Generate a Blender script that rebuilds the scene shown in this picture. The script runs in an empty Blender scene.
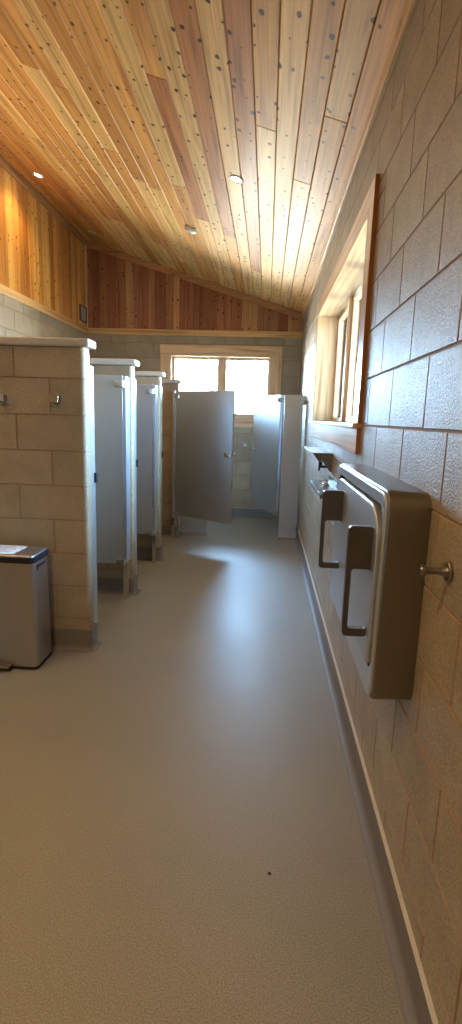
import bpy, bmesh, math, random
from mathutils import Vector, Matrix
random.seed(7)
S = bpy.context.scene
COL = S.collection

# ------------------------------------------------------------------ camera
CAM_H = 1.44
PITCH, YAW, ROLL, FPX = -0.1834, -0.0644, 0.0302, 510.1
fw = Vector((math.sin(YAW)*math.cos(PITCH), math.cos(YAW)*math.cos(PITCH), math.sin(PITCH)))
rt = Vector((math.cos(YAW), -math.sin(YAW), 0))
up = rt.cross(fw)
r2 = rt*math.cos(ROLL) + up*math.sin(ROLL)
u2 = -rt*math.sin(ROLL) + up*math.cos(ROLL)
cd = bpy.data.cameras.new('camera')
cd.sensor_fit = 'VERTICAL'; cd.sensor_height = 24.0
cd.lens = FPX/1024*24.0
cd.clip_start = 0.02
cam = bpy.data.objects.new('camera', cd); COL.objects.link(cam)
M = Matrix((r2, u2, -fw)).transposed().to_4x4(); M.translation = Vector((0, 0, CAM_H))
cam.matrix_world = M
S.camera = cam

# ------------------------------------------------------------------ world, exposure
SKY = 46.0
W = bpy.data.worlds.new('world'); S.world = W; W.use_nodes = True
bgn = W.node_tree.nodes['Background']
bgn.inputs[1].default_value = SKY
_nt = W.node_tree; _tc = _nt.nodes.new('ShaderNodeTexCoord'); _sp = _nt.nodes.new('ShaderNodeSeparateXYZ'); _rp = _nt.nodes.new('ShaderNodeValToRGB')
_mr = _nt.nodes.new('ShaderNodeMapRange'); _mr.inputs['From Min'].default_value = -1; _mr.inputs['From Max'].default_value = 1
_nt.links.new(_tc.outputs['Generated'], _sp.inputs[0]); _nt.links.new(_sp.outputs[2], _mr.inputs[0]); _nt.links.new(_mr.outputs[0], _rp.inputs[0]); _nt.links.new(_rp.outputs[0], bgn.inputs[0])
_e = _rp.color_ramp.elements            # sunlit pale ground below the horizon, bright hazy sky above
_e[0].position = 0.0; _e[0].color = (.42, .385, .32, 1); _e[1].position = 1.0; _e[1].color = (.28, .54, 1.0, 1)
for _p, _c in ((.47, (.50, .50, .48, 1)), (.53, (.44, .70, 1.0, 1)), (.7, (.36, .62, 1.0, 1))):
    _q = _e.new(_p); _q.color = _c
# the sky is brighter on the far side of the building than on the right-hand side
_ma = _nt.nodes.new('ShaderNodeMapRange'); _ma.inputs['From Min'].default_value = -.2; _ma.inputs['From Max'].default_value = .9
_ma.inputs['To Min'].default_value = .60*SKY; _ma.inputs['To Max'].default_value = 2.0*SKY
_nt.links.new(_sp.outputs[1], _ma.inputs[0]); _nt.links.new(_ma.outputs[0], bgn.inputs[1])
S.view_settings.view_transform = 'Standard'; S.view_settings.look = 'None'
S.view_settings.gamma = 1; S.view_settings.use_curve_mapping = False
S.view_settings.exposure = 0.38
LAMP_NEAR, LAMP_LEFT, LAMP_REAR_FILL = 14.0, 26.0, 74.0
LAMP_COL = (1.0, 0.67, 0.34)

# ------------------------------------------------------------------ room numbers (metres)
XR, XL = 0.4353, -2.593
YF, YB = 7.4, -1.9
ZR, SL = 2.86, -0.301
def zc(x): return ZR + SL*(x - XR)
CH = 0.2032                       # block course
WIN_R = (2.545, 4.90, 1.43, 2.375)     # y0 y1 z0 z1
WIN_F = (-1.405, 0.03, 1.46, 2.29)     # x0 x1 z0 z1
BAND = 2.545                      # underside of the wood band

# ------------------------------------------------------------------ helpers
def link(name, me, parent=None):
    o = bpy.data.objects.new(name, me); COL.objects.link(o)
    if parent: o.parent = parent
    return o
def finish(name, bm, mats, parent=None, smooth=False, recalc=True, bevel=0.0, seg=2, ang=35):
    if recalc: bmesh.ops.recalc_face_normals(bm, faces=bm.faces[:])
    me = bpy.data.meshes.new(name); bm.to_mesh(me); bm.free()
    for m in (mats if isinstance(mats, (list, tuple)) else [mats]): me.materials.append(m)
    if smooth:
        for p in me.polygons: p.use_smooth = True
    o = link(name, me, parent)
    if bevel:
        md = o.modifiers.new('bevel', 'BEVEL'); md.width = bevel; md.segments = seg
        md.limit_method = 'ANGLE'; md.angle_limit = math.radians(ang)
    if smooth:
        try: me.set_sharp_from_angle(angle=math.radians(40))
        except Exception: pass
    return o
def tag(o, label=None, cat=None, group=None, kind=None):
    if label: o['label'] = label
    if cat: o['category'] = cat
    if group: o['group'] = group
    if kind: o['kind'] = kind
    return o
def thing(name, loc, rz, label, cat, group=None):
    o = bpy.data.objects.new(name, None); COL.objects.link(o)
    o.location = loc; o.rotation_euler = (0, 0, rz); o.empty_display_size = 0.1
    return tag(o, label, cat, group)
def box(bm, x0, x1, y0, y1, z0, z1, mi=0):
    v = [bm.verts.new(p) for p in ((x0,y0,z0),(x1,y0,z0),(x1,y1,z0),(x0,y1,z0),(x0,y0,z1),(x1,y0,z1),(x1,y1,z1),(x0,y1,z1))]
    for q in ((3,2,1,0),(4,5,6,7),(0,1,5,4),(1,2,6,5),(2,3,7,6),(3,0,4,7)):
        f = bm.faces.new([v[i] for i in q]); f.material_index = mi
def bxo(name, dims, mat, parent=None, bevel=0.003, **k):
    bm = bmesh.new()
    for d in (dims if isinstance(dims[0], (list, tuple)) else [dims]): box(bm, *d)
    return finish(name, bm, mat, parent, bevel=bevel, **k)
def loft(bm, loops, cap0=True, cap1=True, mi=0):
    L = [[bm.verts.new(p) for p in lp] for lp in loops]; n = len(L[0])
    for a, b in zip(L, L[1:]):
        for i in range(n):
            f = bm.faces.new((a[i], a[(i+1) % n], b[(i+1) % n], b[i])); f.material_index = mi
    if cap0: bm.faces.new(L[0][::-1]).material_index = mi
    if cap1: bm.faces.new(L[-1]).material_index = mi
def rrect4(a0, a1, b0, b1, rt_, rb, n=8):
    pts = []
    for cx, cy, r, s in ((a1-rt_, b1-rt_, rt_, 0), (a0+rt_, b1-rt_, rt_, 1), (a0+rb, b0+rb, rb, 2), (a1-rb, b0+rb, rb, 3)):
        for i in range(n+1):
            t = (s + i/n)*math.pi/2
            pts.append((cx + r*math.cos(t), cy + r*math.sin(t)))
    return pts
def rrect(a0, a1, b0, b1, r, n=6):
    pts = []
    for cx, cy, s in ((a1-r, b1-r, 0), (a0+r, b1-r, 1), (a0+r, b0+r, 2), (a1-r, b0+r, 3)):
        for i in range(n+1):
            t = (s + i/n)*math.pi/2
            pts.append((cx + r*math.cos(t), cy + r*math.sin(t)))
    return pts
def lathe(bm, prof, axis='Z', c=(0,0,0), n=24):
    loops = []
    for r, h in prof:
        lp = []
        for i in range(n):
            a = 2*math.pi*i/n; p = (r*math.cos(a), r*math.sin(a))
            q = {'Z': (p[0], p[1], h), 'X': (h, p[0], p[1]), 'Y': (p[0], h, p[1])}[axis]
            lp.append((c[0]+q[0], c[1]+q[1], c[2]+q[2]))
        loops.append(lp)
    loft(bm, loops)
def rect_sub(r, holes):
    out = [r]
    for h in holes:
        nxt = []
        for (a0, a1, b0, b1) in out:
            if a1 <= h[0] or a0 >= h[1] or b1 <= h[2] or b0 >= h[3]: nxt.append((a0, a1, b0, b1)); continue
            if b0 < h[2]: nxt.append((a0, a1, b0, h[2]))
            if b1 > h[3]: nxt.append((a0, a1, h[3], b1))
            c0, c1 = max(b0, h[2]), min(b1, h[3])
            if a0 < h[0]: nxt.append((a0, h[0], c0, c1))
            if a1 > h[1]: nxt.append((h[1], a1, c0, c1))
        out = nxt
    return [q for q in out if q[1]-q[0] > .004 and q[3]-q[2] > .004]
def cells(bm, quads, O, Sx, Tx, N, gap, bev, dep, colf, mi=0, side=None):
    """every block or board is a face with bevelled edges that drop into the joint"""
    uvl = bm.loops.layers.uv.verify()
    cl = bm.loops.layers.float_color.get('tint') or bm.loops.layers.float_color.new('tint')
    for q in quads:
        pts, key = q
        col = colf(key)
        cs = sum(p[0] for p in pts)/4; ct = sum(p[1] for p in pts)/4
        rings = []
        for ins, d in ((gap/2, -dep), (gap/2, -bev), (gap/2+bev, 0)):
            rings.append([(s - math.copysign(ins, s-cs), t - math.copysign(ins, t-ct), d) for s, t in pts])
        V = [[bm.verts.new(O + Sx*a + Tx*b + N*d) for a, b, d in R] for R in rings]
        fl = []
        for A, B_ in ((0, 1), (1, 2)):
            for i in range(4):
                fl.append((bm.faces.new((V[A][i], V[A][(i+1)%4], V[B_][(i+1)%4], V[B_][i])), (rings[A][i], rings[A][(i+1)%4], rings[B_][(i+1)%4], rings[B_][i])))
        fl.append((bm.faces.new(V[2]), rings[2]))
        for f, pp in fl:
            f.material_index = side if (side is not None and pp is not rings[2]) else mi
            for l, p in zip(f.loops, pp):
                l[uvl].uv = (p[0], p[1]); l[cl] = col
def blocks(s0, s1, t0, t1, holes, joint):
    out = []
    k0 = int(math.floor(t0/CH + 1e-6)); k1 = int(math.ceil(t1/CH - 1e-6))
    for k in range(k0, k1):
        a, b = max(k*CH, t0), min((k+1)*CH, t1)
        if b - a < .01: continue
        j = joint(k); n0 = math.floor((s0-j)/(2*CH)) ; s = j + n0*2*CH
        while s < s1:
            a0, a1 = max(s, s0), min(s+2*CH, s1)
            if a1 - a0 > .01:
                rs = random.random()
                for (p0, p1, q0, q1) in rect_sub((a0, a1, a, b), holes):
                    out.append(([(p0,q0),(p1,q0),(p1,q1),(p0,q1)], rs))
            s += 2*CH
    return out
def blkcol(r):
    return (0.9+0.2*r, r, (r*7.31) % 1, 1)

# ------------------------------------------------------------------ materials
def mat(name):
    m = bpy.data.materials.new(name); m.use_nodes = True
    nt = m.node_tree; b = nt.nodes['Principled BSDF']
    return m, nt, b
def N(nt, t, **k):
    n = nt.nodes.new(t)
    for a, v in k.items():
        if a.startswith('i_'): n.inputs[a[2:].replace('_', ' ')].default_value = v
        else: setattr(n, a, v)
    return n
def ramp(nt, pts, src):
    r = nt.nodes.new('ShaderNodeValToRGB'); e = r.color_ramp.elements
    while len(e) > 1: e.remove(e[-1])
    e[0].position = pts[0][0]; e[0].color = (*pts[0][1], 1)
    for p, c in pts[1:]:
        q = e.new(p); q.color = (*c, 1)
    nt.links.new(src, r.inputs[0]); return r
def mixc(nt, a, b, fac, mode='MIX'):
    m = nt.nodes.new('ShaderNodeMix'); m.data_type = 'RGBA'; m.blend_type = mode
    for sock, v in ((m.inputs[6], a), (m.inputs[7], b), (m.inputs[0], fac)):
        if hasattr(v, 'links'): nt.links.new(v, sock)
        else: sock.default_value = (*v, 1) if isinstance(v, tuple) else v
    return m.outputs[2]
def plain(name, col, rough=.5, metal=0, coat=0, var=.06, scale=14, bump=0.0):
    m, nt, b = mat(name)
    tc = N(nt, 'ShaderNodeTexCoord'); no = N(nt, 'ShaderNodeTexNoise', i_Scale=scale, i_Detail=4.0)
    nt.links.new(tc.outputs['Object'], no.inputs['Vector'])
    r = ramp(nt, [(.3, tuple(max(0, c*(1-var)) for c in col)), (.7, tuple(min(1, c*(1+var)) for c in col))], no.outputs[0])
    nt.links.new(r.outputs[0], b.inputs['Base Color'])
    b.inputs['Roughness'].default_value = rough; b.inputs['Metallic'].default_value = metal
    b.inputs['Coat Weight'].default_value = coat
    if bump:
        bp = N(nt, 'ShaderNodeBump', i_Strength=bump, i_Distance=.002)
        nt.links.new(no.outputs[0], bp.inputs['Height']); nt.links.new(bp.outputs[0], b.inputs['Normal'])
    return m
def steel(name, col=(.60,.62,.64), rough=.28, axis=(3,3,260)):
    m, nt, b = mat(name)
    tc = N(nt, 'ShaderNodeTexCoord'); mp = N(nt, 'ShaderNodeMapping'); mp.inputs['Scale'].default_value = axis
    no = N(nt, 'ShaderNodeTexNoise', i_Scale=1.0, i_Detail=3.0)
    nt.links.new(tc.outputs['Object'], mp.inputs[0]); nt.links.new(mp.outputs[0], no.inputs['Vector'])
    n2 = N(nt, 'ShaderNodeTexNoise', i_Scale=2.2, i_Detail=3.0); nt.links.new(tc.outputs['Object'], n2.inputs['Vector'])
    a = ramp(nt, [(.25, (rough*.95,)*3), (.75, (rough*1.06,)*3)], no.outputs[0])
    s = ramp(nt, [(.3, (.95,)*3), (.7, (1.06,)*3)], n2.outputs[0])
    rr = mixc(nt, a.outputs[0], s.outputs[0], 1.0, 'MULTIPLY'); nt.links.new(rr, b.inputs['Roughness'])
    b.inputs['Base Color'].default_value = (*col, 1); b.inputs['Metallic'].default_value = 1
    return m
def block_mat(name, base, rough, coat):
    m, nt, b = mat(name)
    at = N(nt, 'ShaderNodeAttribute', attribute_name='tint'); sp = N(nt, 'ShaderNodeSeparateColor')
    nt.links.new(at.outputs['Color'], sp.inputs[0])
    tc = N(nt, 'ShaderNodeTexCoord')
    n1 = N(nt, 'ShaderNodeTexNoise', i_Scale=150.0, i_Detail=3.0); nt.links.new(tc.outputs['Object'], n1.inputs['Vector'])
    n2 = N(nt, 'ShaderNodeTexNoise', i_Scale=7.0, i_Detail=4.0); nt.links.new(tc.outputs['Object'], n2.inputs['Vector'])
    v1 = N(nt, 'ShaderNodeTexVoronoi', i_Scale=85.0); nt.links.new(tc.outputs['Object'], v1.inputs['Vector'])
    c1 = ramp(nt, [(.32, tuple(c*.72 for c in base)), (.5, base), (.72, tuple(min(1, c*1.22) for c in base))], n1.outputs[0])
    c2 = ramp(nt, [(.3, (.88,.88,.88)), (.7, (1.1,1.08,1.05))], n2.outputs[0])
    c = mixc(nt, c1.outputs[0], c2.outputs[0], 1.0, 'MULTIPLY')
    pit = ramp(nt, [(.10, (.45,.42,.4)), (.2, (1,1,1))], v1.outputs['Distance'])
    c = mixc(nt, c, pit.outputs[0], .55, 'MULTIPLY')
    cb = N(nt, 'ShaderNodeCombineColor')
    for i in range(3): nt.links.new(sp.outputs[0], cb.inputs[i])
    c = mixc(nt, c, cb.outputs[0], 1.0, 'MULTIPLY')
    nt.links.new(c, b.inputs['Base Color'])
    b.inputs['Roughness'].default_value = rough
    b.inputs['Coat Weight'].default_value = coat; b.inputs['Coat Roughness'].default_value = .11
    n3 = N(nt, 'ShaderNodeTexNoise', i_Scale=140.0, i_Detail=3.0, i_Roughness=.6); nt.links.new(tc.outputs['Object'], n3.inputs['Vector'])
    b1 = N(nt, 'ShaderNodeBump', i_Strength=1.0, i_Distance=.0045); nt.links.new(n3.outputs[0], b1.inputs['Height'])
    b2 = N(nt, 'ShaderNodeBump', i_Strength=.3, i_Distance=.002); nt.links.new(pit.outputs[0], b2.inputs['Height'])
    nt.links.new(b1.outputs[0], b2.inputs['Normal'])
    b3 = N(nt, 'ShaderNodeBump', i_Strength=.35, i_Distance=.002); nt.links.new(pit.outputs[0], b3.inputs['Height']); nt.links.new(b1.outputs[0], b3.inputs['Normal']); nt.links.new(b3.outputs[0], b.inputs['Normal']); nt.links.new(b2.outputs[0], b.inputs['Coat Normal'])
    return m
def wood_mat(name, knots=1.0, rough=.36, coat=.35, attr=True, base=(.6,.4,.2), axis='v'):
    m, nt, b = mat(name)
    if attr:
        at = N(nt, 'ShaderNodeAttribute', attribute_name='tint')
        colr = at.outputs['Color']; rnd = at.outputs['Alpha']
        uv = N(nt, 'ShaderNodeUVMap').outputs[0]
        off = N(nt, 'ShaderNodeCombineXYZ'); [nt.links.new(rnd, off.inputs[q]) for q in range(3)]
        mu = N(nt, 'ShaderNodeVectorMath', operation='SCALE'); mu.inputs['Scale'].default_value = 37.0
        nt.links.new(off.outputs[0], mu.inputs[0])
        ad = N(nt, 'ShaderNodeVectorMath', operation='ADD'); nt.links.new(uv, ad.inputs[0]); nt.links.new(mu.outputs[0], ad.inputs[1])
        vec = ad.outputs[0]
        sc1, sc2, sck = (26, 1.0, 1), (120, 2.2, 1), (13.0, 8.5, 1)
    else:
        rgb = N(nt, 'ShaderNodeRGB'); rgb.outputs[0].default_value = (*base, 1); colr = rgb.outputs[0]
        vec = N(nt, 'ShaderNodeTexCoord').outputs['Object']
        ax = {'x': 0, 'y': 1, 'z': 2}[axis]
        sc1 = [22]*3; sc2 = [100]*3; sck = [7]*3
        sc1[ax] = 1.0; sc2[ax] = 2.0; sck[ax] = 3.0
    def mapped(s):
        mp = N(nt, 'ShaderNodeMapping'); mp.inputs['Scale'].default_value = s; nt.links.new(vec, mp.inputs[0]); return mp.outputs[0]
    g1 = N(nt, 'ShaderNodeTexNoise', i_Scale=1.0, i_Detail=3.0, i_Distortion=.9); nt.links.new(mapped(sc1), g1.inputs['Vector'])
    g2 = N(nt, 'ShaderNodeTexNoise', i_Scale=1.0, i_Detail=2.0); nt.links.new(mapped(sc2), g2.inputs['Vector'])
    r1 = ramp(nt, [(.3, (.60,.48,.38)), (.47, (.96,.95,.93)), (.66, (1.15,1.15,1.1))], g1.outputs[0])
    r2_ = ramp(nt, [(.3, (.88,.84,.8)), (.7, (1.06,1.06,1.06))], g2.outputs[0])
    b.inputs['Specular IOR Level'].default_value = .35
    c = mixc(nt, colr, r1.outputs[0], .85, 'MULTIPLY'); c = mixc(nt, c, r2_.outputs[0], 1.0, 'MULTIPLY')
    vo = N(nt, 'ShaderNodeTexVoronoi', i_Scale=1.0, i_Randomness=1.0)
    if attr: vo.voronoi_dimensions = '2D'
    kn = N(nt, 'ShaderNodeTexNoise', i_Scale=38.0, i_Detail=2.0); nt.links.new(vec, kn.inputs['Vector'])
    ks = N(nt, 'ShaderNodeVectorMath', operation='SCALE'); ks.inputs['Scale'].default_value = .16; nt.links.new(kn.outputs[1], ks.inputs[0])
    ka = N(nt, 'ShaderNodeVectorMath', operation='ADD'); nt.links.new(mapped(sck), ka.inputs[0]); nt.links.new(ks.outputs[0], ka.inputs[1])
    nt.links.new(ka.outputs[0], vo.inputs['Vector'])
    sp = N(nt, 'ShaderNodeSeparateColor'); nt.links.new(vo.outputs['Color'], sp.inputs[0])
    dv = N(nt, 'ShaderNodeMath', operation='MULTIPLY_ADD'); nt.links.new(sp.outputs[0], dv.inputs[0]); dv.inputs[1].default_value = .20; dv.inputs[2].default_value = -.05
    df = N(nt, 'ShaderNodeMath', operation='SUBTRACT'); nt.links.new(dv.outputs[0], df.inputs[0]); nt.links.new(vo.outputs['Distance'], df.inputs[1])
    halo = ramp(nt, [(.0, (0,0,0)), (.5, (1,1,1))], df.outputs[0])
    sm = N(nt, 'ShaderNodeMapRange'); sm.inputs['From Min'].default_value = -.06; sm.inputs['From Max'].default_value = .05
    nt.links.new(df.outputs[0], sm.inputs[0])
    hard = N(nt, 'ShaderNodeMapRange'); hard.inputs['From Min'].default_value = -.005; hard.inputs['From Max'].default_value = .02
    nt.links.new(df.outputs[0], hard.inputs[0])
    def scl(o, k):
        q = N(nt, 'ShaderNodeMath', operation='MULTIPLY'); nt.links.new(o, q.inputs[0]); q.inputs[1].default_value = k; return q.outputs[0]
    c = mixc(nt, c, (.30,.13,.04), scl(sm.outputs[0], .55*knots))
    c = mixc(nt, c, (.075,.028,.010), scl(hard.outputs[0], 1.0*knots))
    nt.links.new(c, b.inputs['Base Color'])
    b.inputs['Roughness'].default_value = rough; b.inputs['Coat Weight'].default_value = coat; b.inputs['Coat Roughness'].default_value = .22
    bp = N(nt, 'ShaderNodeBump', i_Strength=.08, i_Distance=.002); nt.links.new(g1.outputs[0], bp.inputs['Height']); nt.links.new(bp.outputs[0], b.inputs['Normal'])
    return m
def floor_mat():
    m, nt, b = mat('speckled_epoxy')
    tc = N(nt, 'ShaderNodeTexCoord')
    n1 = N(nt, 'ShaderNodeTexNoise', i_Scale=240.0, i_Detail=2.0); nt.links.new(tc.outputs['Object'], n1.inputs['Vector'])
    n2 = N(nt, 'ShaderNodeTexNoise', i_Scale=1.6, i_Detail=4.0); nt.links.new(tc.outputs['Object'], n2.inputs['Vector'])
    c1 = ramp(nt, [(.33, (.19,.175,.133)), (.5, (.275,.26,.208)), (.68, (.36,.345,.285))], n1.outputs[0])
    c2 = ramp(nt, [(.3, (.93,.93,.93)), (.7, (1.06,1.05,1.04))], n2.outputs[0])
    c = mixc(nt, c1.outputs[0], c2.outputs[0], 1.0, 'MULTIPLY'); nt.links.new(c, b.inputs['Base Color'])
    rr = ramp(nt, [(.3, (.46,)*3), (.7, (.54,)*3)], n2.outputs[0]); nt.links.new(rr.outputs[0], b.inputs['Roughness'])
    b.inputs['Coat Weight'].default_value = .35; b.inputs['Coat Roughness'].default_value = .42
    bp = N(nt, 'ShaderNodeBump', i_Strength=.09, i_Distance=.001); nt.links.new(n1.outputs[0], bp.inputs['Height']); nt.links.new(bp.outputs[0], b.inputs['Normal'])
    return m
M_BLOCK = block_mat('ground_face_block', (.395,.33,.222), .48, .24)
M_MORTAR = plain('mortar', (.33,.235,.15), .8, var=.12, scale=40, bump=.3)
M_FLOOR = floor_mat()
M_COVE = plain('grey_epoxy_cove', (.20,.185,.175), .55, var=.08, scale=120)
M_STRIP = plain('pale_termination_strip', (.62,.58,.5), .4)
M_WOODC = wood_mat('knotty_ceiling_board', rough=.52, coat=0.07)
M_WOODC.node_tree.nodes['Principled BSDF'].inputs['Specular IOR Level'].default_value = .22
M_WOODW = wood_mat('knotty_wall_board', rough=.34, coat=.5)
M_TRIMX = wood_mat('clear_trim_x', .25, attr=False, base=(.72,.47,.21), axis='x')
M_TRIMY = wood_mat('clear_trim_y', .25, attr=False, base=(.72,.47,.21), axis='y')
M_TRIMZ = wood_mat('clear_trim_z', .25, attr=False, base=(.72,.47,.21), axis='z')
M_TRIMD = wood_mat('brown_trim', .4, attr=False, base=(.50,.27,.13), axis='x')
M_TRIMDY = wood_mat('brown_trim_y', .4, attr=False, base=(.50,.27,.13), axis='y')
M_PINE = wood_mat('pale_window_pine', .35, attr=False, base=(.80,.585,.36), axis='z')
M_PINEY = wood_mat('pale_window_pine_y', .35, attr=False, base=(.80,.585,.36), axis='y')
M_PINEX = wood_mat('pale_window_pine_x', .35, attr=False, base=(.80,.585,.36), axis='x')
M_STAIN = plain('stained_edge', (.46,.18,.05), .4)
M_STEEL = steel('brushed_steel', rough=.32)
M_PANEL = steel('satin_panel_steel', col=(.60,.65,.70), rough=.41)
M_STEELV = steel('brushed_steel_vertical', axis=(260,260,3))
M_BIN = steel('bin_steel', col=(.52,.51,.50), rough=.36, axis=(6,6,2))
M_BINT = M_BIN
M_STEELD = steel('satin_steel_housing', col=(.28,.255,.225), rough=.34, axis=(3,3,200))  # changer housing: reflection of the dim room behind is put into the colour
M_HANDLE = steel('satin_handle_steel', col=(.17,.165,.16), rough=.38)  # stainless handle; the dark room it mirrors is painted into the base colour
M_PANEL.node_tree.nodes['Principled BSDF'].inputs['Metallic'].default_value = .84
M_CHROME = steel('polished_chrome', col=(.72,.73,.74), rough=.12)
M_DARK = plain('dark_plastic_and_shade', (.012,.014,.022), .55)  # also stands in for shade inside the changer gap
M_CAP = plain('pale_solid_cap', (.55,.54,.50), .35, coat=.2, var=.05, scale=60)
M_WHITE = plain('white_plastic', (.78,.78,.76), .45)
M_PAPER = plain('white_paper', (.8,.8,.8), .7)
M_INK = plain('grey_print', (.38,.38,.4), .8)
M_GRILLE = plain('grey_grille', (.45,.44,.41), .6)
M_PLATE = plain('dark_bronze', (.10,.065,.04), .45, metal=.4)
M_GROUND = plain('gravel_ground', (.38,.36,.32), .9, var=.2, scale=4)
M_ROOF = plain('roof_deck', (.2,.15,.1), .9)
def glass_mat():
    m, nt, b = mat('window_glass'); nt.nodes.remove(b)
    o = nt.nodes['Material Output']; t = N(nt, 'ShaderNodeBsdfTransparent'); t.inputs[0].default_value = (.93,.96,.95,1)
    g = N(nt, 'ShaderNodeBsdfGlossy'); g.inputs['Roughness'].default_value = .02
    fr = N(nt, 'ShaderNodeFresnel'); mx = N(nt, 'ShaderNodeMixShader')
    nt.links.new(fr.outputs[0], mx.inputs[0]); nt.links.new(t.outputs[0], mx.inputs[1]); nt.links.new(g.outputs[0], mx.inputs[2]); nt.links.new(mx.outputs[0], o.inputs[0])
    return m
M_GLASS = glass_mat()
def emis(name, col, s):
    m, nt, b = mat(name); b.inputs['Emission Color'].default_value = (*col, 1); b.inputs['Emission Strength'].default_value = s
    b.inputs['Base Color'].default_value = (.8,.8,.8,1); return m
M_LENS = emis('lamp_lens', (1, .9, .74), 60)

# ------------------------------------------------------------------ the setting
bm = bmesh.new(); box(bm, XL-.3, XR+.3, YB-.3, YF+.3, -.12, 0)
tag(finish('floor', bm, M_FLOOR), kind='structure')

XV, YV, ZV = Vector((1,0,0)), Vector((0,1,0)), Vector((0,0,1))
TH = .24
# right wall
Y0R = 1.278
def jr(k):
    ev = (k % 2 == 0) if k >= 6 else (k % 2 == 1)
    return Y0R if ev else Y0R + CH
def solid_pieces(bm, rects, f, mi=1):
    for r in rects: box(bm, *f(r), mi)
def wall_right():
    bm = bmesh.new()
    hole = [WIN_R]
    q = blocks(YB, YF, 0, ZR, hole, jr)
    cells(bm, q, Vector((XR,0,0)), YV, ZV, -XV, .006, .002, .0035, blkcol, side=1)
    solid_pieces(bm, rect_sub((YB-TH, YF+TH, 0, ZR+.02), hole), lambda r: (XR+.0035, XR+TH, r[0], r[1], r[2], r[3]))
    return tag(finish('wall_right', bm, [M_BLOCK, M_MORTAR], recalc=False), kind='structure')
def fix_normals(o): return o
wr = wall_right()
def wall_far():
    bm = bmesh.new()
    hole = [WIN_F]
    q = blocks(XL, XR, 0, BAND, hole, lambda k: -1.234 if k % 2 else -1.03)
    cells(bm, q, Vector((0,YF,0)), XV, ZV, -YV, .006, .002, .0035, blkcol, side=1)
    solid_pieces(bm, rect_sub((XL-TH, XR+TH, 0, BAND), hole), lambda r: (r[0], r[1], YF+.0035, YF+TH, r[2], r[3]))
    v = [(XL-TH, BAND), (XR+TH, BAND), (XR+TH, zc(XR+TH)+.02), (XL-TH, zc(XL-TH)+.02)]
    loft(bm, [[(x, YF+.02, z) for x, z in v], [(x, YF+TH, z) for x, z in v]], mi=1)
    return tag(finish('wall_far', bm, [M_BLOCK, M_MORTAR], recalc=False), kind='structure')
wf = wall_far()
def wall_left():
    bm = bmesh.new()
    q = blocks(YB, YF, 0, BAND, [], lambda k: 1.2 if k % 2 else 1.2+CH)
    cells(bm, q, Vector((XL,0,0)), YV, ZV, XV, .006, .002, .0035, blkcol, side=1)
    solid_pieces(bm, [(YB-TH, YF+TH, 0, BAND), (YB-TH, YF+TH, BAND, zc(XL)+.05)], lambda r: (XL-TH, XL-(.0035 if r[2] == 0 else .02), r[0], r[1], r[2], r[3]))
    return tag(finish('wall_left', bm, [M_BLOCK, M_MORTAR], recalc=False), kind='structure')
wl = wall_left()
def wall_back():
    bm = bmesh.new()
    q = blocks(XL, XR, 0, BAND, [], lambda k: 0.1 if k % 2 else .1+CH)
    cells(bm, q, Vector((0,YB,0)), XV, ZV, YV, .006, .002, .0035, blkcol, side=1)
    v = [(XL-TH, 0), (XR+TH, 0), (XR+TH, zc(XR+TH)+.02), (XL-TH, zc(XL-TH)+.02)]
    loft(bm, [[(x, YB-.0035, z) for x, z in v], [(x, YB-TH, z) for x, z in v]], mi=1)
    return tag(finish('wall_back', bm, [M_BLOCK, M_MORTAR], recalc=False), kind='structure')
wb = wall_back()

# boards
LIGHT, TAN, RED, BRN = (.82,.54,.21), (.73,.39,.12), (.50,.215,.075), (.56,.27,.08)
def jit(c, r, k=.09):
    rr = random.Random(r); g = 1+rr.uniform(-k, k)
    return (c[0]*g, c[1]*g*(1+rr.uniform(-.03,.03)), c[2]*g*(1+rr.uniform(-.06,.06)), rr.random())
def ceiling():
    bm = bmesh.new()
    TL = Vector((1, 0, SL)); dn = Vector((SL, 0, -1)).normalized()
    known = {0: (TAN, []), 1: (LIGHT, [(2.87, TAN)]), 2: (TAN, [(3.64, LIGHT)]), 3: (LIGHT, []), 4: (TAN, [(3.157, LIGHT)]), 5: (RED, [(6.1, LIGHT)]),
             6: (LIGHT, []), 7: (RED, [(5.2, TAN)]), 8: (LIGHT, []), 9: (TAN, [(3.02, RED), (5.0, LIGHT)]), 10: (LIGHT, [(4.4, TAN)]), 11: (TAN, [])}
    w = .117; x1 = XR; x0 = .335; k = 0; quads = []
    while x1 > XL + .001:
        if k in known:
            c, js = known[k]
            segs = [(YB, c)] + list(js)
        else:
            y = YB - random.uniform(0, 2.5); segs = []
            while y < YF:
                segs.append((max(y, YB), random.choice([LIGHT, TAN, TAN, TAN, BRN, LIGHT]))); y += random.uniform(2.0, 4.2)
        for i, (ys, c) in enumerate(segs):
            ye = segs[i+1][0] if i+1 < len(segs) else YF
            quads.append(([(max(x0, XL), ys), (x1, ys), (x1, ye), (max(x0, XL), ye)], (c, random.random())))
        x1 = x0; x0 -= w; k += 1
    O = Vector((0, 0, ZR - SL*XR))
    cells(bm, quads, O, TL, YV, dn, .003, .0035, .007, lambda key: jit(key[0], key[1]))
    loft(bm, [[(x, YB-TH, zc(x)+.008), (x, YF+TH, zc(x)+.008), (x, YF+TH, zc(x)+.25), (x, YB-TH, zc(x)+.25)] for x in (XL-TH, XR+TH)], mi=1)
    return tag(finish('ceiling', bm, [M_WOODC, M_ROOF], recalc=False), kind='structure')
ceiling()
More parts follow.
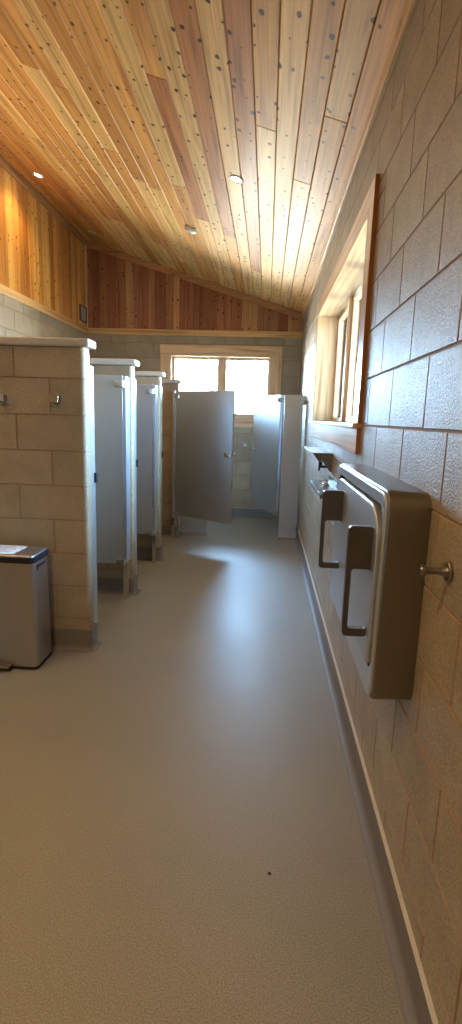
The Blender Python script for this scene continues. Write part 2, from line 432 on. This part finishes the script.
def vboards(name, s0, s1, zt, O, Sx, Nn, parent, pal, w=(.085,.14)):
    bm = bmesh.new(); s = s0; quads = []; i = 0
    while s < s1 - .005:
        e = min(s + random.uniform(*w), s1)
        quads.append(([(s, BAND+.02), (e, BAND+.02), (e, zt(e)), (s, zt(s))], (random.choice(pal), random.random()))); s = e
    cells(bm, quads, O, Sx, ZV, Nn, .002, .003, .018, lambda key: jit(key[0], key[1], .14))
    return finish(name, bm, M_WOODW, parent, recalc=False)
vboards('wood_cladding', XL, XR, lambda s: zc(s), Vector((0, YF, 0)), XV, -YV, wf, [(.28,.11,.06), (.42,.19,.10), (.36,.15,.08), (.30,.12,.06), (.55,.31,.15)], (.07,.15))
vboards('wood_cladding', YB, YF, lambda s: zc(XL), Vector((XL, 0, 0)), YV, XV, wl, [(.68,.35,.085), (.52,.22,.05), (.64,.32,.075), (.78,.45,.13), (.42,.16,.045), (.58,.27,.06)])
vboards('wood_cladding', XL, XR, lambda s: zc(s), Vector((0, YB, 0)), XV, YV, wb, [BRN, TAN])

# trim boards along the tops and bottoms of the wood bands
def slope_trim(name, y0, y1, mat_, drop=.085):
    bm = bmesh.new()
    loft(bm, [[(x, y0, zc(x)), (x, y1, zc(x)), (x, y1, zc(x)-drop), (x, y0, zc(x)-drop)] for x in (XL, XR)])
    return tag(finish(name, bm, mat_, bevel=.003), kind='structure')
tn = [0]
def trim(dims, m):
    tn[0] += 1
    return tag(bxo('trim_%d' % tn[0], dims, m), kind='structure')
trim((XL, XR, YF-.024, YF, BAND-.005, BAND+.075), M_TRIMX)
trim((XL, XL+.024, YB, YF-.024, BAND-.005, BAND+.075), M_TRIMY)
trim((XL, XR, YB, YB+.024, BAND-.005, BAND+.075), M_TRIMX)
trim((XL, XL+.022, YF-.06, YF, BAND+.075, zc(XL)-.06), M_TRIMZ)
trim((XR-.022, XR, YB, YF, ZR-.062, ZR+.002), M_TRIMY)
trim((XL, XL+.022, YB, YF-.022, zc(XL+.022)-.07, zc(XL+.022)), M_TRIMDY)
slope_trim('trim_7', YF-.024, YF, M_TRIMD); slope_trim('trim_8', YB, YB+.024, M_TRIMX)

# cove base with its pale top strip
def cove_profile(h, t=.010, r=.03):
    p = [(0, 0)] + [(t+r - r*math.sin(a), r - r*math.cos(a)) for a in [i/6*math.pi/2 for i in range(7)]] + [(t, h), (0, h)]
    return p
def cove(name, kind, segs, h=.128, parent=None, strip=True):
    """segs: (start, end, normal) runs along walls"""
    bm = bmesh.new()
    for a, b_, n in segs:
        a, b_, n = Vector(a), Vector(b_), Vector(n)
        pr = cove_profile(h)
        loft(bm, [[tuple(P + n*d + ZV*z) for d, z in pr] for P in (a, b_)])
    o = finish(name, bm, M_COVE, parent)
    if kind: tag(o, kind=kind)
    if strip:
        bm = bmesh.new()
        for a, b_, n in segs:
            a, b_, n = Vector(a), Vector(b_), Vector(n)
            pr = [(0, h), (.0125, h), (.0125, h+.0025), (0, h+.0025)]
            loft(bm, [[tuple(P + n*d + ZV*z) for d, z in pr] for P in (a, b_)])
        finish('top_strip', bm, M_STRIP, o)
    return o
cove('baseboard_right', 'structure', [((XR, YB, 0), (XR, YF, 0), (-1,0,0))])
cove('baseboard_far', 'structure', [((XL, YF, 0), (XR, YF, 0), (0,-1,0))], .13)
cove('baseboard_left', 'structure', [((XL, YB, 0), (XL, YF, 0), (1,0,0))])
cove('baseboard_back', 'structure', [((XL, YB, 0), (XR, YB, 0), (0,1,0))])

# ------------------------------------------------------------------ windows (local: s along wall, d outwards, z)
def window(n, f, s0, s1, z0, z1, cas, muls, zb, mats, dep=.2):
    """f maps (s0,s1,d0,d1,z0,z1) to a box; d>0 goes outwards from the inner wall face"""
    ms, mz = mats
    root = bpy.data.objects.new('window_%d' % n, None); COL.objects.link(root); tag(root, kind='structure')
    cl, cr, ct = cas
    t = .019
    P = lambda name, bs, m, bev=.002: bxo(name, [f(*b) for b in bs], m, root, bevel=bev)
    P('side_casing', [(s0-cl, s0, -t, -.0005, z0-.012, z1)], mz); P('side_casing', [(s1, s1+cr, -t, -.0005, z0-.012, z1)], mz)
    P('head_casing', [(s0-cl, s1+cr, -t, -.0005, z1, z1+ct)], ms)
    P('stool', [(s0-cl-.012, s1+cr+.012, -.042, dep-.05, z0-.022, z0)], ms, .004)
    P('apron', [(s0-cl, s1+cr, -t, -.0005, zb, z0-.022)], ms)
    P('jamb', [(s0-.001, s0+.019, -t, dep+.03, z0, z1)], mz); P('jamb', [(s1-.019, s1+.001, -t, dep+.03, z0, z1)], mz)
    P('head_jamb', [(s0, s1, -t, dep+.03, z1-.019, z1+.001)], ms)
    edges = [s0+.019] + [v for m in muls for v in (m-.028, m+.028)] + [s1-.019]
    for m in muls: P('mullion', [(m-.028, m+.028, dep-.06, dep+.03, z0, z1-.019)], mz, .004)
    for a, b in zip(edges[::2], edges[1::2]):
        w = .036; d0, d1 = dep-.035, dep+.015
        sash = P('sash_frame', [(a, a+w, d0, d1, z0, z1-.019), (b-w, b, d0, d1, z0, z1-.019), (a+w, b-w, d0, d1, z0, z0+w), (a+w, b-w, d0, d1, z1-.019-w, z1-.019)], mz, .003)
        bm = bmesh.new(); box(bm, *f(a+w-.004, b-w+.004, dep-.012, dep-.006, z0+w-.004, z1-.019-w+.004)); finish('pane', bm, M_GLASS, sash)
    # stained outer edge of the casing boards
    P('casing_edge', [(s0-cl-.002, s0-cl, -t, -.0005, zb, z1+ct), (s1+cr, s1+cr+.002, -t, -.0005, zb, z1+ct)], M_STAIN, 0)
    return root
def sx(s0, s1, d0, d1, z0, z1): return (XR+d0, XR+d1, s0, s1, z0, z1)
def sy(s0, s1, d0, d1, z0, z1): return (s0, s1, YF+d0, YF+d1, z0, z1)
window(1, sy, WIN_F[0], WIN_F[1], WIN_F[2], WIN_F[3], (.14, .14, .135), [(-.675)], 1.305, (M_PINEX, M_PINE), dep=.13)
window(2, sx, WIN_R[0], WIN_R[1], WIN_R[2], WIN_R[3], (.115, .115, .10), [3.33, 4.115], 1.29, (M_PINEY, M_PINE), dep=.2)
for nm, loc, rot, sz in (('portal_right', (XR+TH+.03, (WIN_R[0]+WIN_R[1])/2, (WIN_R[2]+WIN_R[3])/2), (0, math.radians(90), 0), (WIN_R[3]-WIN_R[2], WIN_R[1]-WIN_R[0])),
                         ('portal_far', ((WIN_F[0]+WIN_F[1])/2, YF+TH+.03, (WIN_F[2]+WIN_F[3])/2), (math.radians(-90), 0, 0), (WIN_F[1]-WIN_F[0], WIN_F[3]-WIN_F[2]))):
    L = bpy.data.lights.new(nm, 'AREA'); L.shape = 'RECTANGLE'; L.size, L.size_y = sz; L.cycles.is_portal = True
    o = bpy.data.objects.new(nm, L); COL.objects.link(o); o.location = loc; o.rotation_euler = rot

# ------------------------------------------------------------------ block partitions of the stalls
XE = -1.03; PT = .10; PH = 1.80
PY = [2.883, 3.90, 4.92, 5.94]
PL = ['tan block partition nearest the camera, with two coat hooks and the bin before it',
      'second block partition from the front, pale cap, behind the first open steel stall door',
      'third block partition from the front, between the second and the outward swung stall door',
      'farthest and smallest-looking block partition, next to the outward swung stall door']
def partition(i, y):
    t = thing('partition_wall', (XE, y, 0), 0, PL[i], 'wall')
    bm = bmesh.new(); x0 = XL - XE; n = 5; r = .022
    L = abs(x0)
    def col(c): return blkcol(c)
    jf = lambda k: (-1.234 - XE) if k % 2 else (-1.437 - XE)
    q = blocks(x0, -r+.006, 0, PH, [], jf)
    cells(bm, q, Vector((0,0,0)), XV, ZV, -YV, .006, .002, .0035, col, side=1)
    cells(bm, q, Vector((0,PT,0)), XV, ZV, YV, .006, .002, .0035, col, side=1)
    uvl = bm.loops.layers.uv.verify(); cl = bm.loops.layers.float_color['tint']
    for k in range(int(math.ceil(PH/CH))):
        z0, z1 = k*CH+.0035, min((k+1)*CH, PH)-.0035
        if z1 - z0 < .02: continue
        arc = [(-r + r*math.sin(a), r - r*math.cos(a)) for a in [j/n*math.pi/2 for j in range(n+1)]] + \
              [(-r + r*math.cos(a), PT - r + r*math.sin(a)) for a in [j/n*math.pi/2 for j in range(n+1)]]
        rings = []
        for ins, z in ((0, z0-.0015), (0, z1+.0015)):
            ring = []
            for (x, yy) in arc:
                cx, cy = -r, min(max(yy, r), PT-r); d = Vector((x-cx, yy-cy))
                if d.length > 1e-6: d = d.normalized()*ins
                ring.append(bm.verts.new((x-d.x, yy-d.y, z)))
            rings.append(ring)
        c = col(random.random())
        for A, B_ in zip(rings, rings[1:]):
            for j in range(len(arc)-1):
                f = bm.faces.new((A[j], A[j+1], B_[j+1], B_[j])); f.smooth = True
                for l in f.loops: l[cl] = c
    box(bm, x0, -r-.002, .0035, PT-.0035, 0, PH, 1)
    box(bm, -r, -.004, .012, PT-.012, 0, PH, 1)
    finish('block_wall', bm, [M_BLOCK, M_MORTAR], t, recalc=False)
    bm = bmesh.new(); box(bm, x0, .032, -.018, PT+.018, PH, PH+.045)
    finish('cap', bm, M_CAP, t, bevel=.010, seg=3)
    c = cove('cove_base', None, [((x0, 0, 0), (-.004, 0, 0), (0,-1,0)), ((x0, PT, 0), (-.004, PT, 0), (0,1,0)), ((0, 0, 0), (0, PT, 0), (1,0,0))], .13, parent=t, strip=False)
    bm = bmesh.new()
    for cy, sg in ((0, -1), (PT, 1)):
        pr = cove_profile(.13); loops = []
        for j in range(7):
            a = j/6*math.pi/2
            dx, dy = math.sin(a), sg*math.cos(a)
            loops.append([(-.004 + dx*(d-.0)+ (0.004 if j==6 else .004*math.sin(a)), cy + dy*d, z) for d, z in pr])
        loft(bm, loops)
    finish('base_corner', bm, M_COVE, c)
    return t
parts = [partition(i, y) for i, y in enumerate(PY)]

# ------------------------------------------------------------------ steel stall pieces
def hinge(parent, z, m=M_CHROME, s=1):
    bm = bmesh.new()
    loft(bm, [[(x, y, zz) for x, y in ((-.012,-.012), (-.004,-.024), (.056,-.028), (.062,-.0127), (.004,-.0127), (.004,.0127), (.062,.0127), (.056,.028), (-.004,.024), (-.012,.012))] for zz in (z-.024, z+.024)])
    return finish('hinge', bm, m, parent, bevel=.003)
def stall_door(hx, hy, ang, w, label, flip=1, z0=.30, z1=1.715, latch_in=True):
    t = thing('stall_door', (hx, hy, 0), ang, label, 'door', 'steel stall doors')
    bxo('panel', (.006, w, -.0125, .0125, z0, z1), M_PANEL, t, bevel=.003)
    bxo('edge_channel', [(w-.001, w+.003, -.014, .014, z0, z1), (.002, .007, -.014, .014, z0, z1)], M_STEELV, t, bevel=.001)
    hinge(t, z1-.06); hinge(t, z0+.01)
    for s in (-1, 1):
        bm = bmesh.new(); y = s*.0125
        lathe(bm, [(.0, y), (.022, y), (.022, y+s*.006), (.012, y+s*.012), (.012, y+s*.02), (.0, y+s*.02)], 'Y', (w-.055, 0, 1.045), 18)
        box(bm, w-.06, w-.05, min(y+s*.02, y+s*.03), max(y+s*.02, y+s*.03), 1.025, 1.065)
        box(bm, w-.035, w+.006, min(y, y+s*.016), max(y, y+s*.016), 1.025, 1.065)
        box(bm, w-.10, w-.03, min(y, y+s*.004), max(y, y+s*.004), 1.02, 1.07)
        finish('latch', bm, M_CHROME, t, bevel=.002)
    return t
def pilaster(x0, x1, y0, y1, label, foot=.10, z1=1.715, keeper=None, wallclip=None):
    cx, cy = (x0+x1)/2, (y0+y1)/2
    t = thing('stall_pilaster', (cx, cy, 0), 0, label, 'panel', 'steel stall pilasters')
    bxo('panel', (x0-cx, x1-cx, y0-cy, y1-cy, .012, z1), M_PANEL, t, bevel=.003)
    e = .004
    bxo('floor_shoe', (x0-cx-e, x1-cx+e, y0-cy-e, y1-cy+e, 0, foot), M_CHROME, t, bevel=.002)
    if keeper:
        kx, ky, kz = keeper
        bxo('latch_keeper', [(kx-cx, kx-cx+.014, ky-cy-.012, ky-cy+.014, kz-.03, kz+.03)], M_DARK, t, bevel=.002)
    if wallclip:
        for a, b, c, d, e0, e1 in wallclip: bxo('wall_bracket', (a-cx, b-cx, c-cy, d-cy, e0, e1), M_CHROME, t, bevel=.003)
    return t
PX0, PX1 = -1.075, -1.047
order = ['first', 'second', 'third']
for i in range(3):
    ys = PY[i] + PT; ye = PY[i+1]
    pilaster(PX0, PX1, ys+.001, ys+.10, 'thin steel pilaster fixed to the rear of the %s block partition from the front' % order[i], keeper=(PX1, ys+.088, 1.05))
    pilaster(PX0, PX1, ye-.105, ye-.001, 'thin steel pilaster fixed to the front of the %s block partition from the front' % ['second', 'third', 'farthest'][i], foot=.30 if i < 2 else .26)
stall_door(-1.062, PY[1]-.135, math.radians(180+3), .74, 'open steel door of the nearest stall, swung inward against the second block partition')
stall_door(-1.062, PY[2]-.135, math.radians(180+3), .74, 'open steel door of the middle stall, swung inward against the third block partition')
stall_door(-1.03, PY[3]-.12, math.atan2(5.40-5.82, -.355+1.03), .80, 'steel door swung out into the aisle in front of the far window')
YA = 6.06
pilaster(XE+.012, -.683, YA-.014, YA+.014, 'short wide steel pilaster seen behind the outward swung door', foot=.05)
pilaster(.19, XR-.03, YA-.014, YA+.014, 'wide steel pilaster beside the right-hand wall at the end of the aisle', foot=.03,
         wallclip=[(XR-.040, XR-.001, YA-.032, YA-.014, .12, .2), (XR-.040, XR-.001, YA-.032, YA-.014, 1.60, 1.715)])
stall_door(.160, YA+.016, math.atan2(6.74-YA, -.15-.176), .755, 'steel door of the end stall, swung inward below the far window')

# ------------------------------------------------------------------ baby changing station on the right wall
cy0, cy1, cz0, cz1 = 1.33, 2.25, .658, 1.262
t = thing('baby_changing_station', (XR, (cy0+cy1)/2, cz0), 0, 'large stainless steel folding baby changing station on the right-hand wall', 'changing station')
oy = (cy0+cy1)/2
def LP(x, ins, r, zi=None):
    return [(x-XR, a-oy, b-cz0) for a, b in rrect(cy0+ins, cy1-ins, cz0+ins, cz1-ins, r, 10)]
bm = bmesh.new()
loft(bm, [LP(XR-.001, .004, .05), LP(.340, 0, .05), LP(.328, .001, .05), LP(.325, .005, .048)], cap1=False)
finish('housing', bm, M_STEELD, t, smooth=True)
bm = bmesh.new()
def DP(x, ins, rt_, rb): return [(x-XR, a-oy, b-cz0) for a, b in rrect4(1.372+ins, 2.205-ins, .752+ins, 1.212-ins, rt_, rb, 10)]
loft(bm, [LP(.335, .007, .046), LP(.321, .007, .046), LP(.317, .011, .045), LP(.317, .020, .044), DP(.3195, -.006, .05, .03), DP(.326, -.006, .05, .03)], cap0=False, cap1=False)
finish('flange', bm, M_PANEL, t, smooth=True)
bm = bmesh.new(); loft(bm, [DP(.326, -.007, .05, .03), DP(.345, -.007, .05, .03)], cap0=False); finish('recess_shade', bm, M_DARK, t)  # dark faces painted in for the shadow inside the steel gap
bm = bmesh.new()
loft(bm, [DP(.343, .003, .11, .022), DP(.314, .003, .11, .022), DP(.3105, .006, .107, .02), DP(.3095, .012, .10, .015)], cap0=True)
finish('door_panel', bm, M_PANEL, t, smooth=True)
def dhandle(y, z0, z1, xo, xi):
    bm = bmesh.new(); th = .011
    n = 5
    out = rrect(xo, xi, z0, z1, .014, n); inn = rrect(xo+.015, xi-.003, z0+.024, z0+(z1-z0)*.62, .010, n)
    V = []
    for dy in (-th, th):
        V.append(([bm.verts.new((a-XR, y+dy-oy, b-cz0)) for a, b in out], [bm.verts.new((a-XR, y+dy-oy, b-cz0)) for a, b in inn]))
    m = len(out)
    for i in range(m):
        j = (i+1) % m
        for k in (0, 1): bm.faces.new((V[k][0][i], V[k][0][j], V[k][1][j], V[k][1][i]))
        bm.faces.new((V[0][0][i], V[0][0][j], V[1][0][j], V[1][0][i])); bm.faces.new((V[0][1][i], V[0][1][j], V[1][1][j], V[1][1][i]))
    return tag(finish('handle', bm, M_HANDLE, t, bevel=.003), 'satin steel D-shaped handle with a dark reflection put into its colour')
dhandle(1.425, .825, 1.152, .241, .3135)
dhandle(2.00, .858, 1.172, .229, .3135)

# ------------------------------------------------------------------ robe hook near the camera
t = thing('robe_hook', (XR, 1.165, 1.105), 0, 'round steel robe hook on the tan wall right of the changing station', 'hook')
bm = bmesh.new(); lathe(bm, [(0, -.0005), (.024, -.0005), (.024, -.006), (.021, -.009), (0, -.009)], 'X', n=28); finish('wall_flange', bm, M_STEELD, t, smooth=True)
bm = bmesh.new(); lathe(bm, [(0, -.008), (.014, -.008), (.010, -.018), (.0085, -.03), (.0085, -.058), (0, -.058)], 'X', n=20); finish('arm', bm, M_STEELD, t, smooth=True)
bm = bmesh.new(); lathe(bm, [(0, -.055), (.012, -.055), (.0135, -.058), (.0135, -.066), (.012, -.069), (0, -.069)], 'X', n=20); finish('knob', bm, M_STEELD, t, smooth=True)

# ------------------------------------------------------------------ wall shelves
t = thing('wall_shelf', (XR, 3.36, 1.228), 0, 'upper steel wall shelf with triangular bracket and a dark hook below the window', 'shelf')
bxo('shelf_top', [(-.135, 0, .0, .72, -.003, .003), (-.137, -.133, .0, .72, -.014, .003)], M_STEEL, t, bevel=.001)
for yy in (.02, .69):
    bm = bmesh.new(); tri = [(0, -.003), (-.10, -.003), (-.012, -.12), (0, -.125)]
    loft(bm, [[(a, yy, b) for a, b in tri], [(a, yy+.005, b) for a, b in tri]])
    finish('bracket', bm, M_STEELD, t)
bm = bmesh.new(); box(bm, -.012, 0, .05, .09, -.12, -.06); box(bm, -.075, -.012, .06, .078, -.10, -.085); box(bm, -.083, -.06, .045, .095, -.083, -.062); box(bm, -.083, -.072, .055, .085, -.12, -.083)
finish('hook', bm, M_DARK, t, bevel=.003)
t = thing('wall_shelf', (XR, 2.80, 1.035), 0, 'lower thin steel ledge just behind the changing station', 'shelf')
bxo('shelf_top', [(-.128, 0, .0, .68, -.003, .003), (-.131, -.126, .0, .68, -.012, .003)], M_STEEL, t, bevel=.001)
bm = bmesh.new()
for yy in (.0, .675): box(bm, -.128, 0, yy, yy+.004, -.02, .003)
box(bm, -.003, 0, .0, .68, -.05, .04)
finish('back_plate', bm, M_STEELD, t)
t = thing('soap_fitting', (XR-.055, 3.2, 1.0385), 0, 'small chrome fitting standing on the lower wall ledge', 'fitting')
bm = bmesh.new(); lathe(bm, [(0, 0), (.022, 0), (.022, .010), (.014, .015), (.014, .028), (.016, .032), (.0, .035)], 'Z', n=18); finish('body', bm, M_CHROME, t, smooth=True)
bm = bmesh.new(); box(bm, -.045, .01, -.008, .008, .022, .032); finish('spout', bm, M_CHROME, t, bevel=.003)

# ------------------------------------------------------------------ coat hooks on the near partition
def square_hook(x, y, z, label, rz=0, group=None):
    t = thing('coat_hook', (x, y, z), rz, label, 'hook', group)
    bxo('wall_plate', (-.024, .024, -.006, -.0005, -.022, .024), M_STEELD, t, bevel=.002)
    bm = bmesh.new()
    loops = []
    for yy, zz, hw in ((-.006, -.016, .017), (-.030, -.018, .017), (-.044, -.010, .018), (-.048, .006, .021), (-.048, .022, .021)):
        loops.append([(-hw, yy, zz-.002), (hw, yy, zz-.002), (hw, yy-.004, zz+.003), (-hw, yy-.004, zz+.003)] if yy > -.04 else [(-hw, yy+.004, zz), (hw, yy+.004, zz), (hw, yy, zz), (-hw, yy, zz)])
    loft(bm, loops); box(bm, -.025, .025, -.0525, -.0475, -.014, .026); finish('prong', bm, M_CHROME, t, bevel=.0015)
    return t
square_hook(-1.192, PY[0], 1.508, 'square steel coat hook nearest the end of the front block partition')
square_hook(-1.505, PY[0], 1.506, 'square steel coat hook above the bin, farther from the partition end')
square_hook(-.30, YF, 1.05, 'small dark coat hook on the far wall between the two end doors')

# ------------------------------------------------------------------ step bin
BX1, BX0, BY0, BY1, BH = -1.235, -1.66, 2.592, 2.822, .655
t = thing('step_bin', ((BX0+BX1)/2, (BY0+BY1)/2, 0), 0, 'rectangular stainless steel step bin with black-rimmed lid by the front partition', 'bin')
ox, oyb = (BX0+BX1)/2, (BY0+BY1)/2
def BL(z, ins, r): return [(a-ox, b-oyb, z) for a, b in rrect(BX0+ins, BX1-ins, BY0+ins, BY1-ins, r, 6)]
bm = bmesh.new(); loft(bm, [BL(.0, .004, .028), BL(.004, .001, .03), BL(.018, .001, .03)]); finish('base', bm, M_DARK, t, smooth=True)
bm = bmesh.new(); loft(bm, [BL(.018, .004, .028), BL(.622, .009, .028)]); finish('body', bm, M_BIN, t, smooth=True)
bm = bmesh.new(); loft(bm, [BL(.622, .004, .03), BL(.654, 0, .03), BL(.659, .005, .028)]); finish('rim', bm, M_DARK, t, smooth=True)
lid = None
bm = bmesh.new(); loft(bm, [BL(.659, .006, .028), BL(.664, .008, .028), BL(.667, .012, .026)]); lid = finish('lid', bm, M_STEEL, t, smooth=True)
bm = bmesh.new()
box(bm, BX1-.011-ox, BX1-.006-ox, -.055, .055, .585, .600); box(bm, BX1-.011-ox, BX1-.006-ox, -.055, -.045, .567, .600)
finish('side_grip', bm, M_DARK, t, bevel=.002)
bm = bmesh.new(); box(bm, -.055, .065, BY0-oyb-.045, BY0-oyb+.01, .018, .034); finish('pedal', bm, M_STEELD, t, bevel=.006)
bm = bmesh.new(); box(bm, -.06, .07, BY0-oyb-.03, BY0-oyb+.01, .006, .018); finish('pedal_base', bm, M_DARK, t, bevel=.004)
p = thing('paper_notice', (ox-.045, oyb-.005, .6678), 0, 'white printed paper notice lying on the lid of the steel bin', 'paper')
bxo('sheet', (-.135, .135, -.088, .088, 0, .0012), M_PAPER, p, bevel=0)
bm = bmesh.new()
for k in range(7):
    y = .065 - k*.02; xe = random.uniform(.06, .11)
    box(bm, -.11, xe, y-.003, y+.003, .0012, .0016)
finish('printed_lines', bm, M_INK, p)

# ------------------------------------------------------------------ small items
t = thing('wall_speaker', (XL, 7.22, 2.775), 0, 'small grey grille in a dark frame on the left wood band in the corner', 'speaker')
bxo('frame', [(.0005, .022, -.12, .12, -.105, -.09), (.0005, .022, -.12, .12, .09, .105), (.0005, .022, -.12, -.105, -.09, .09), (.0005, .022, .105, .12, -.09, .09)], M_PLATE, t)
bm = bmesh.new(); box(bm, .0005, .010, -.105, .105, -.09, .09)
for k in range(14): box(bm, .010, .014, -.105, .105, -.086+k*.0127, -.080+k*.0127)
finish('grille', bm, M_GRILLE, t)
t.location.x = XL + .001
tilt = math.atan(-SL)
M_OFF = plain('unlit_lens', (.5,.48,.44), .3)
def downlight(x, y, label, watts, spread=95, lens=M_LENS):
    t = thing('downlight', (x, y, zc(x)), 0, label, 'lamp', 'recessed ceiling downlights')
    t.rotation_euler = (0, tilt, 0)
    bm = bmesh.new()
    lathe(bm, [(.032, -.0005), (.050, -.0005), (.050, -.004), (.047, -.007), (.038, -.006), (.032, -.004)], 'Z', n=28)
    bmesh.ops.delete(bm, geom=[f for f in bm.faces if len(f.verts) > 4], context='FACES')
    finish('trim_ring', bm, M_WHITE, t, smooth=True)
    bm = bmesh.new(); lathe(bm, [(0, -.005), (.0316, -.005), (.0316, -.0005), (0, -.0005)], 'Z', n=24); finish('lens', bm, lens, t)
    if not watts: return t
    L = bpy.data.lights.new('downlight_beam', 'SPOT'); L.energy = watts; L.color = LAMP_COL; L.spot_size = math.radians(spread*1.5); L.spot_blend = .9; L.shadow_soft_size = .03
    o = bpy.data.objects.new('downlight_beam', L); COL.objects.link(o); o.parent = t; o.location = (0, 0, -.02); o.rotation_euler = (0, -tilt, 0)
    return t
lab = {.70: 'recessed downlight over the left wall, nearest the camera of its row', 2.23: 'recessed downlight over the left wall, second of its row from the camera', 3.76: 'recessed downlight over the left wall beside the first stall',5.29: 'small bright recessed downlight over the left stalls, the nearer one near the wood band', 6.82: 'unlit recessed downlight in the far left corner of the sloped ceiling'}
for y in (.70, 2.23, 3.76, 5.29, 6.82):
    downlight(-2.305, y, lab[y], LAMP_LEFT if y < 6 else 0, lens=M_LENS if y < 6 else M_OFF)
downlight(-.281, 3.913, 'bright recessed downlight in the middle of the sloped wood ceiling', LAMP_NEAR)
downlight(-.9, .25, 'added unseen fill downlight in the ceiling just in front of the camera position', LAMP_REAR_FILL)  # added out of view to brighten the near right wall
downlight(-.9, -1.3, 'added unseen fill downlight in the ceiling behind the camera position near the back wall', LAMP_REAR_FILL)  # second added lamp out of view, more warm fill for the near end
t = thing('smoke_detector', (-.822, 5.365, zc(-.822)), 0, 'white round smoke detector on the sloped wood ceiling', 'smoke detector')
t.rotation_euler = (0, tilt, 0)
bm = bmesh.new(); lathe(bm, [(0, -.0005), (.062, -.0005), (.062, -.012), (.055, -.024), (.03, -.034), (0, -.036)], 'Z', n=28); finish('housing', bm, M_WHITE, t, smooth=True)
bm = bmesh.new(); lathe(bm, [(0, -.034), (.012, -.035), (.012, -.039), (0, -.040)], 'Z', n=16); finish('sensor_cap', bm, M_GRILLE, t)
bm = bmesh.new(); bmesh.ops.create_icosphere(bm, subdivisions=2, radius=.0045)
for v in bm.verts: v.co.z *= .5; v.co.x *= 1.2
o = finish('floor_debris', bm, M_DARK, smooth=True); o.location = (.068, 1.41, .0022); tag(o, 'tiny black speck of dirt lying alone on the near floor', 'debris')
